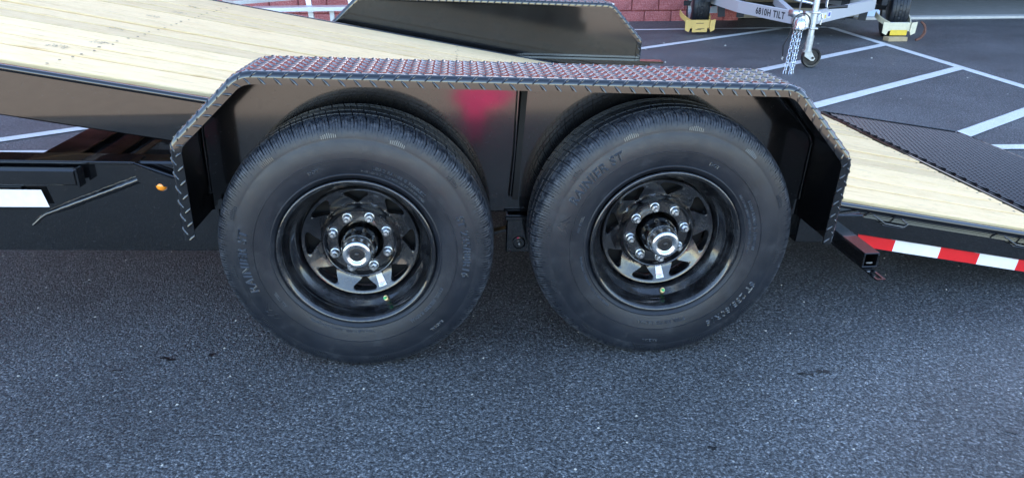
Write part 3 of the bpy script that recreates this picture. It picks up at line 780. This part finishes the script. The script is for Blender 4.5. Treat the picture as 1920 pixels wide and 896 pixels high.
    def Lp(u, v, off): rr = r0+v; aa = a+u/r0; return (cx+rr*cos(aa), disc_y(rr)-off, ZC+rr*sin(aa))
    m = MB()
    def rect(u0, u1, v0, v1, off, mi):
        m.cur = mi; nu = 4; vs = [Lp(u0+(u1-u0)*i/nu, vv, off) for vv in (v0, v1) for i in range(nu+1)]; m.add(vs, [(i, i+1, nu+2+i, nu+1+i) for i in range(nu)])
    rect(-.0105, .0105, -.018, .018, .0012, 0); rect(-.0105, .0105, .006, .0075, .0017, 1)
    for k in range(3): rect(-.008, .008-.003*k, .0095+k*.0025, .0105+k*.0025, .0017, 2)
    for k in range(4): rect(-.008, .006-.002*(k % 2), -.001-k*.0028, -.0022-k*.0028, .0017, 2)
    rect(-.0085, -.002, -.0165, -.0125, .0017, 2); rect(.001, .007, -.0165, -.0125, .0017, 1)
    m.build('paper_label', ['label', 'redink', 'blueink'], wh, fix=False)
    return wh
make_wheel(0., 0., 0., 'near front wheel, left of the pair')
make_wheel(SP, -.217, radians(-46), 'near rear wheel, right of the pair')
# wheels on the far side (plain copies, mirrored)
for cx in (0., SP):
    fw = MB().lathe([(y, r) for y, r in full[::2]], (cx, 2.591-.235, ZC), 72).map(lambda p: Vector((p.x, p.y, max(p.z, .003)))).build('tire', 'rubber', TR, 50)
    MB().lathe([(.2, .0), (.13, .17), (.03, .2)], (cx, 2.591-.235, ZC), 48).build('wheel_disc', 'rim', fw, 50)

# ------------------------------------------------------------------ parked utility trailer behind
U = empty('parked_trailer', (4.5, 6.4, 0), 'black utility trailer with silver bent-tube tongue, jack and chains, parked by the red wall', 'trailer')
def vflat(p): return Vector((p[0], p[1], p[2]))
ZT = .435
Lb, Rb = Vector((3.58, 6.22, ZT)), Vector((5.16, 6.36, ZT)); cp = Vector((3.52, 4.82, ZT))
def arm(pts, n=6):
    """rectangular tube 50 x 90 along a filleted path in plan"""
    P2 = fillet([(p.x, p.y) for p in pts], [.14]*(len(pts)-2), 8); m = MB(); vs = []; 
    for i, p in enumerate(P2):
        t = (P2[min(i+1, len(P2)-1)]-P2[max(i-1, 0)]).normalized(); nn = Vector((-t.y, t.x))
        for a_, z in ((-.026, -.062), (.026, -.062), (.026, .058), (-.026, .058)): vs.append((p.x+nn.x*a_, p.y+nn.y*a_, ZT+z))
    k = len(P2); fs = [(i*4+j, i*4+(j+1) % 4, (i+1)*4+(j+1) % 4, (i+1)*4+j) for i in range(k-1) for j in range(4)]+[(0,1,2,3), (k*4-1, k*4-2, k*4-3, k*4-4)]
    return m.add(vs, fs)
arm([Vector((3.66, 5.02, 0)), Lb-Vector((.05, 0, 0)), Vector((3.62, 7.6, 0))]).build('tongue_arm', 'silver', U, 40, label='silver left tongue arm lettered 6810H TILT')
arm([Vector((3.74, 4.98, 0)), Rb+Vector((.06, 0, 0)), Vector((5.05, 7.3, 0))]).build('tongue_arm', 'silver', U, 40)
# lettering on the left arm
vs, fs = text_mesh('6810H TILT', .088, 0, .0006, spacing=1.12, bold=.0022)
a = Vector((3.66, 5.02, ZT)); b = Lb-Vector((.05, 0, 0)); t = (a-b).normalized(); nrm = Vector((t.y, -t.x, 0)); 
if nrm.y > 0: nrm = -nrm
org = b.lerp(a, .58)+nrm*.0275+Vector((0, 0, -.004))
MB().add([org+t*v.x*1.2+Vector((0, 0, v.y*1.08))+nrm*v.z for v in vs], fs).build('lettering', 'ink', U, kind='stuff')
# warning labels on the right arm
a = Vector((3.74, 4.98, ZT)); b = Rb+Vector((.06, 0, 0)); t2 = (b-a).normalized(); n2 = Vector((t2.y, -t2.x, 0))
m = MB()
def sticker(u0, u1, z0, z1, off, mi):
    m.cur = mi; m.add([a+t2*u+Vector((0, 0, z))+n2*(.0265+off) for u, z in ((u0, z0), (u1, z0), (u1, z1), (u0, z1))], [(0,1,2,3)])
sticker(.17, .40, -.033, .033, .0006, 0); sticker(.42, .52, -.028, .035, .0006, 0); sticker(.19, .30, .014, .026, .0012, 1); sticker(.34, .38, -.025, .012, .0012, 1); sticker(.44, .50, -.012, .026, .0012, 2)
m.build('warning_label', ['label', 'yellow2', 'blueink'], U, fix=False)
# centre tongue and coupler
MB().beam((3.66, 5.15, ZT), (4.3, 7.0, ZT), .06, .09).build('centre_tongue', 'silver', U)
m = MB(); cdir = Vector((-.33, -.94, 0)).normalized()
q0 = Vector((3.64, 5.05, .44)); q1 = Vector((3.47, 4.60, .44))
m.beam(q0, q0.lerp(q1, .75), .085, .10)
m.build('coupler_channel', 'zinc', U)
m = MB(); c = q1
m.lathe([(.045, .0005), (.041, .018), (.031, .034), (.012, .045), (-.02, .049), (-.04, .05), (-.045, .062), (-.053, .062), (-.053, .047), (-.01, .04)], c, 28, ax='z'); m.build('coupler_head', 'bright', U, 40)
m = MB(); m.tube([c+Vector((.03, .12, .03)), c+Vector((.02, .10, .11)), c+Vector((.016, .08, .20))], .008, 8); m.box(c+Vector((-.03, .1, .04)), c+Vector((.06, .22, .1)), .008); m.build('coupler_latch', 'zinc', U, 50)
cab = []
for k in range(15):
    an = pi*1.15*k/14-.2; cab.append(c+Vector((.085*cos(an), -.02, -.01+.10*sin(an))))
cab += [c+Vector((-.10, -.02, -.11)), c+Vector((-.13, -.0, -.2)), c+Vector((-.12, .0, -.30))]
cab = [c+Vector((-.02, -.04, -.28)), c+Vector((.06, -.04, -.16))]+cab
MB().tube(cab, .0055, 6).build('breakaway_cable', 'plastic', U, 60)
MB().tube([cab[-1], cab[-1]+Vector((0, 0, -.035))], .009, 8).build('cable_clip', 'bright', U, 60)
# jack
jt = Vector((3.70, 4.80, .0))
jk = MB(); jk.tube([jt+Vector((-.01, 0, .20)), jt+Vector((.015, .03, .80))], .030, 16); jk.tube([jt+Vector((-.012, 0, .15)), jt+Vector((-.008, 0, .30))], .036, 16); jack = jk.build('tongue_jack', 'galv', U, 50)
m = MB(); m.box((jt.x-.085, jt.y+.02, .36), (jt.x-.02, jt.y+.07, .52), .006); m.box((jt.x-.04, jt.y-.035, .505), (jt.x+.04, jt.y+.035, .525), .004); m.box((jt.x-.04, jt.y-.035, .36), (jt.x+.04, jt.y+.035, .375), .004); m.build('jack_bracket', 'zinc', jack)
MB().tube([jt+Vector((.03, 0, .475)), jt+Vector((.065, 0, .505)), jt+Vector((.075, 0, .46)), jt+Vector((.07, 0, .40))], .0085, 8).build('jack_pin', 'bright', jack, 60)
MB().tube([jt+Vector((-.2, .1, .63)), jt+Vector((0, .04, .585))], .012, 8).build('jack_crank', 'bright', jack, 60)
MB().tube([jt+Vector((.16, .1, .85)), jt+Vector((.15, .1, .56)), jt+Vector((.17, .1, .535))], .011, 8).build('jack_handle', 'bright', jack, 60)
MB().tube([jt+Vector((.17, .1, .545)), jt+Vector((.36, .1, .555))], .0155, 10).build('handle_grip', 'plastic', jack, 60)
m = MB(); m.lathe([(.165, .0005), (.165, .045), (.145, .045), (.145, .0005)], (jt.x-.014, jt.y, 0), 20, ax='z')
for sgn in (-1, 1): m.prism([(jt.x-.05, .15), (jt.x+.015, .15), (jt.x+.06, .085), (jt.x+.045, .065), (jt.x+.02, .068), (jt.x-.05, .11)], 'y', jt.y+sgn*.030, jt.y+sgn*.036)
m.build('caster_fork', 'galv', jack, 40)
cw = MB().lathe([(-.022, .012), (-.022, .035), (-.012, .038), (-.012, .070), (-.024, .074), (-.026, .088), (-.018, .094), (.018, .094), (.026, .088), (.024, .074), (.012, .07), (.012, .038), (.022, .035), (.022, .012)], (jt.x+.032, jt.y, .0945), 36, close=True)
for k in range(5): an = k*2*pi/5+.3; cw.beam((jt.x+.032+.03*cos(an), jt.y, .0945+.03*sin(an)), (jt.x+.032+.072*cos(an), jt.y, .0945+.072*sin(an)), .03, .008, up=(0, 1, 0))
cw.tube([(jt.x+.032, jt.y-.045, .0945), (jt.x+.032, jt.y+.045, .0945)], .011, 10)
cw.build('caster_wheel', 'plastic', jack, 40)
# safety chains
def link(c, t, up, L=.042, W=.026, r=.0042):
    t = t.normalized(); sd_ = t.cross(up).normalized(); pts = []
    for k in range(12):
        an = 2*pi*k/12; ex = (L-W)/2*(1 if cos(an) > 0 else -1); pts.append(c+t*(ex+cos(an)*W/2)+sd_*(sin(an)*W/2))
    return pts
for off, x2 in ((-.03, -.10), (.03, -.03), (.0, -.06)):
    m = MB(); p0 = q1+Vector((off, .02, -.06)); p1 = Vector((3.36+x2+.08, 4.46+abs(off), .012)); n_ = 13
    for k in range(n_):
        u = k/(n_-1); p = p0.lerp(p1, u); t_ = p1-p0; up = Vector((1, .3, 0)) if k % 2 else Vector((.2, 1, 0))
        m.tube(link(p, t_, up), .0042, 6, closed=True)
    m.build('safety_chain', 'bright', U, 60)
# bed front and frame
ax_ = Vector((.933, -.30, 0)).normalized(); fw_ = Vector((-.30, -.933, 0)).normalized()
mid = Vector((4.62, 7.35, 0))
def UB(u, f, z): return mid+ax_*u+fw_*f+Vector((0, 0, z))
def ubeam(u0, u1, f, z, w_, h_, name, mat): return MB().beam(UB(u0, f, z), UB(u1, f, z), w_, h_).build(name, mat, U)
ubeam(-1.02, 1.02, .55, .53, .08, .09, 'front_beam', 'bed'); ubeam(-1.02, 1.02, .56, .64, .03, .012, 'bed_lip', 'galv'); ubeam(-1.02, 1.02, .55, .74, .05, .05, 'front_rail', 'bed'); ubeam(-1.02, 1.02, .58, .70, .012, .008, 'bed_lip', 'galv'); ubeam(-1.0, 1.0, .5, .62, .02, .2, 'front_panel', 'bed')
for u in (-1.02, 1.02): MB().beam(UB(u, .6, .47), UB(u, -1.6, .47), .06, .12).build('side_beam', 'bed', U)
MB().beam(UB(-1.32, 0, .34), UB(1.32, 0, .34), .06, .06).build('axle', 'bed', U)
ubeam(-1.3, 1.3, .3, .46, .08, .05, 'cross_beam', 'bed')
for u in (-.86, -.62, .62, .86): MB().beam(UB(u, .45, .49), UB(u*.97, .45, .22), .09, .02, up=tuple(fw_)).build('bracket_leg', 'bed', U)
for poly in ([(3.887, .162), (4.012, .161), (4.0, .27), (3.92, .27), (3.92, .24), (3.885, .23)], [(6.227, .097), (6.47, .095), (6.46, .17), (6.42, .175), (6.413, .206), (6.283, .208)]):
    MB().prism(poly, 'y', 8.2, 8.21).build('tail_plate', 'paleblue', U)
MB().prism([(-1.0, -.02), (1.0, -.02), (1.0, .02), (-1.0, .02)], 'y', -.6, 1.7).map(lambda p: UB(p.x, -p.y-.2, p.z+.56)).build('bed_floor', 'bed', U)
def small_tire(c, axd):
    R_, Wd = .335, .215; prof = []
    base = [(-.5, .19), (-.5, .24), (-.52, .27), (-.5, .305), (-.46, .325), (-.40, .333)]
    for y, r in base: prof.append((y*Wd, r))
    for gk, yy in enumerate((-.25, -.08, .08, .25)):
        prof += [((yy-.03)*Wd, R_), ((yy-.022)*Wd, R_-.008), ((yy+.022)*Wd, R_-.008), ((yy+.03)*Wd, R_)]
    for y, r in reversed(base): prof.append((-y*Wd, r))
    m = MB(); n = len(prof); NSg = 240; vs = []; rt = math.atan2(axd.y, axd.x)-pi/2
    for k in range(NSg):
        an = 2*pi*k/NSg
        for (y, r) in prof:
            if r > R_-.001 and (k+int(abs(y)*60)*2) % 8 == 0: r -= .004
            x, z = r*cos(an), r*sin(an)+R_-.004
            vs.append((c.x+x*cos(rt)-y*sin(rt), c.y+x*sin(rt)+y*cos(rt), max(z, .002)))
    m.add(vs, [(k*n+i, ((k+1) % NSg)*n+i, ((k+1) % NSg)*n+i+1, k*n+i+1) for k in range(NSg) for i in range(n-1)])
    o = m.build('tire', 'rubber', U, 40)
    MB().lathe([(-.1, .01), (-.06, .1), (-.06, .17), (-.1, .185), (-.108, .2)], (0, 0, 0), 40).map(lambda p: Vector((c.x+p.x*cos(rt)-p.y*sin(rt), c.y+p.x*sin(rt)+p.y*cos(rt), p.z+R_-.004))).build('rim', 'galv', o, 40)
    return o
TLc, TRc = Vector((3.52, 7.62, 0)), Vector((5.80, 6.86, 0))
small_tire(TLc, Vector((.985, -.17, 0))); small_tire(TRc, Vector((.93, -.36, 0)))

# ------------------------------------------------------------------ wheel clamps
def clamp(c, ang, label, look):
    R = Matrix.Rotation(ang, 3, 'Z')
    def mp(p): return Vector(c)+R @ Vector(p)
    root = empty('wheel_clamp', c, label, 'wheel clamp', 'clamps on the parked trailer'); A = look
    # local: -y towards the viewer, tyre behind
    m = MB(); m.box((-.13, -.03, .10), (.13, .03, .16), .005); m.box((-.13, -.034, .06), (.13, -.028, .15), .002); m.map(mp).build('cross_bar', A[0], root)
    for sg, k in ((-1, .9), (1, 1.)):
        m = MB(); arc = []
        for i in range(9):
            an = i/8; arc.append((sg*(.13+.05*sin(an*pi*.7)), -.02+.30*an, .14+.10*an*k))
        for p, q in zip(arc, arc[1:]): m.beam(p, q, .012, .06)
        m.map(mp).build('side_arm', A[1], root, 40)
        m = MB(); m.prism([(sg*.135, .16), (sg*.20, .17), (sg*.195, .04), (sg*.145, .015), (sg*.13, .06)], 'y', -.05, -.035); m.map(mp).build('end_plate', A[2], root)
    MB().box((-.10, -.045, .012), (.10, -.037, .075), .002).map(mp).build('flag_plate', A[3], root)
    if look[4]:
        m = MB()
        for (u0, u1, z) in ((-.05, .05, .118), (-.03, .06, .052), (-.055, .02, .04)): m.box((u0, -.0465 if z < .08 else -.0352, z), (u1, -.0455 if z < .08 else -.0345, z+.007))
        m.map(mp).build('printed_marks', 'ink', root)
    else:
        m = MB()
        for (u0, u1) in ((-.09, -.075), (-.07, -.055), (.06, .068), (.085, .09)): m.box((u0, -.01, .1602), (u1, .015, .1607))
        m.map(mp).build('printed_marks', 'blueink', root)
    return root
clamp((3.42, 7.22, .02), .02, 'yellow wheel clamp on the left wheel of the parked trailer, by the red wall', ('yellow', 'yellow', 'yellow', 'yellow', True))
cr = clamp((5.66, 6.50, .05), -.12, 'cream and bright yellow wheel clamp on the right wheel of the parked trailer', ('cream', 'cream', 'cream', 'yellow2', False))
hk = []
for i in range(14):
    an = -1.1+i/13*2.5; hk.append((5.66+.19+.12*cos(-an), 6.44-.02*i/13, .12+.11*sin(-an)))
m = MB()
for p, q in zip(hk, hk[1:]): m.beam(p, q, .03, .02)
m.build('hook_arm', 'rust', cr, 50)
tag(MB().box((5.50, 6.38, .0), (5.74, 6.5, .05), .004).build('wood_block', 'lumber'), 'small offcut of lumber on the asphalt under the cream wheel clamp', 'wood block')

# ------------------------------------------------------------------ aluminium bench by the wall
B = empty('aluminium_bench', (-1.6, 6.8, 0), 'bare aluminium picnic bench behind the plank deck, beside the red wall', 'bench')
def plank3(a, b, w_, h_): 
    return MB().beam(a, b, w_, h_)
plank3((-2.08, 6.75, .405), (2.2, 6.95, .405), .25, .045).build('seat_plank', 'alu', B)
plank3((-2.42, 7.05, .455), (-1.2, 9.0-.55, .455), .25, .045).build('seat_plank', 'alu', B) 
for x in (-1.55, -1.05, -.55, .3, 1.2):
    MB().beam((x, 7.15, 1.1), (x+.12, 7.0, .0), .06, .05, up=(0, 1, 0)).build('leg', 'alu', B)
for x in (-1.18, .6):
    MB().beam((x, 6.85, .38), (x, 6.85, 0.), .05, .05, up=(0, 1, 0)).build('leg', 'alu', B)

# ------------------------------------------------------------------ unseen red cloth, added and shaped for the pink wheel-well reflection
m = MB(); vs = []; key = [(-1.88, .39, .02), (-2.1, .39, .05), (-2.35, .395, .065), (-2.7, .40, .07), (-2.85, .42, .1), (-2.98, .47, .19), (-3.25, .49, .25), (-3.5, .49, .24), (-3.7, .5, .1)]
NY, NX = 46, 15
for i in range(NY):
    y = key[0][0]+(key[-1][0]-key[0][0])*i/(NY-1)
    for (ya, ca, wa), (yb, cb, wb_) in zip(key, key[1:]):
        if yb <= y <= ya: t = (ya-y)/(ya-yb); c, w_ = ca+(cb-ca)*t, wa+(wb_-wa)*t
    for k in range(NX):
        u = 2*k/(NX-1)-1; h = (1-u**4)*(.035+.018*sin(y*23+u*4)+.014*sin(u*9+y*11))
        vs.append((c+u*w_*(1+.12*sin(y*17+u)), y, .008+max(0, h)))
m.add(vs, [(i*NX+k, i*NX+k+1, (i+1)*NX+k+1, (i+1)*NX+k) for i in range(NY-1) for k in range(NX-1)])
tag(m.build('added_red_cloth', 'cloth', None, 60), 'added unseen red cloth, shaped for the pink reflection in the wheel-well wall', 'cloth')

# ------------------------------------------------------------------ loose grit and tar marks on the asphalt
rg = random.Random(3); m = MB()
for k in range(420):
    x, y = rg.uniform(-1.6, 2.6), rg.uniform(-1.1, 1.0) if k % 5 else rg.uniform(3, 7); r = rg.choice((.0018, .0022, .003, .0045)) if k % 40 else .007
    if y > 2: x += 3; r *= 2
    vs = [(x+r*rg.uniform(.6, 1.2)*cos(a), y+r*rg.uniform(.6, 1.2)*sin(a), .0005) for a in (0, 1.26, 2.5, 3.77, 5.0)]+[(x+rg.uniform(-.3, .3)*r, y, r*.9)]
    m.add(vs, [(0,1,5), (1,2,5), (2,3,5), (3,4,5), (4,0,5)])
gr = m.build('loose_grit', 'grit'); gr['kind'] = 'stuff'; gr['label'] = 'loose pale grit scattered on the asphalt'
m = MB()
for (x, y, a, b) in ((-.62, .10, .035, .012), (-.50, .12, .012, .02), (-.75, .05, .02, .006), (1.30, -.13, .03, .012), (1.36, -.12, .025, .018), (.92, -.42, .016, .01), (-.35, -.62, .02, .012), (.15, -.62, .022, .014), (1.72, -.42, .02, .01), (.10, -.78, .018, .01), (-.1, -.52, .03, .006)):
    for q in range(3):
        ox, oy = x+rg.uniform(-.6, .6)*a, y+rg.uniform(-.6, .6)*b; n_ = 11
        vs = [(ox+a*.5*rg.uniform(.45, 1.1)*cos(t*2*pi/n_), oy+b*.5*rg.uniform(.4, 1.2)*sin(t*2*pi/n_), .0022+.0006*q) for t in range(n_)]
        m.add(vs, [tuple(range(n_))])
tm = m.build('tar_marks', 'tar', g); tm['kind'] = 'stuff'
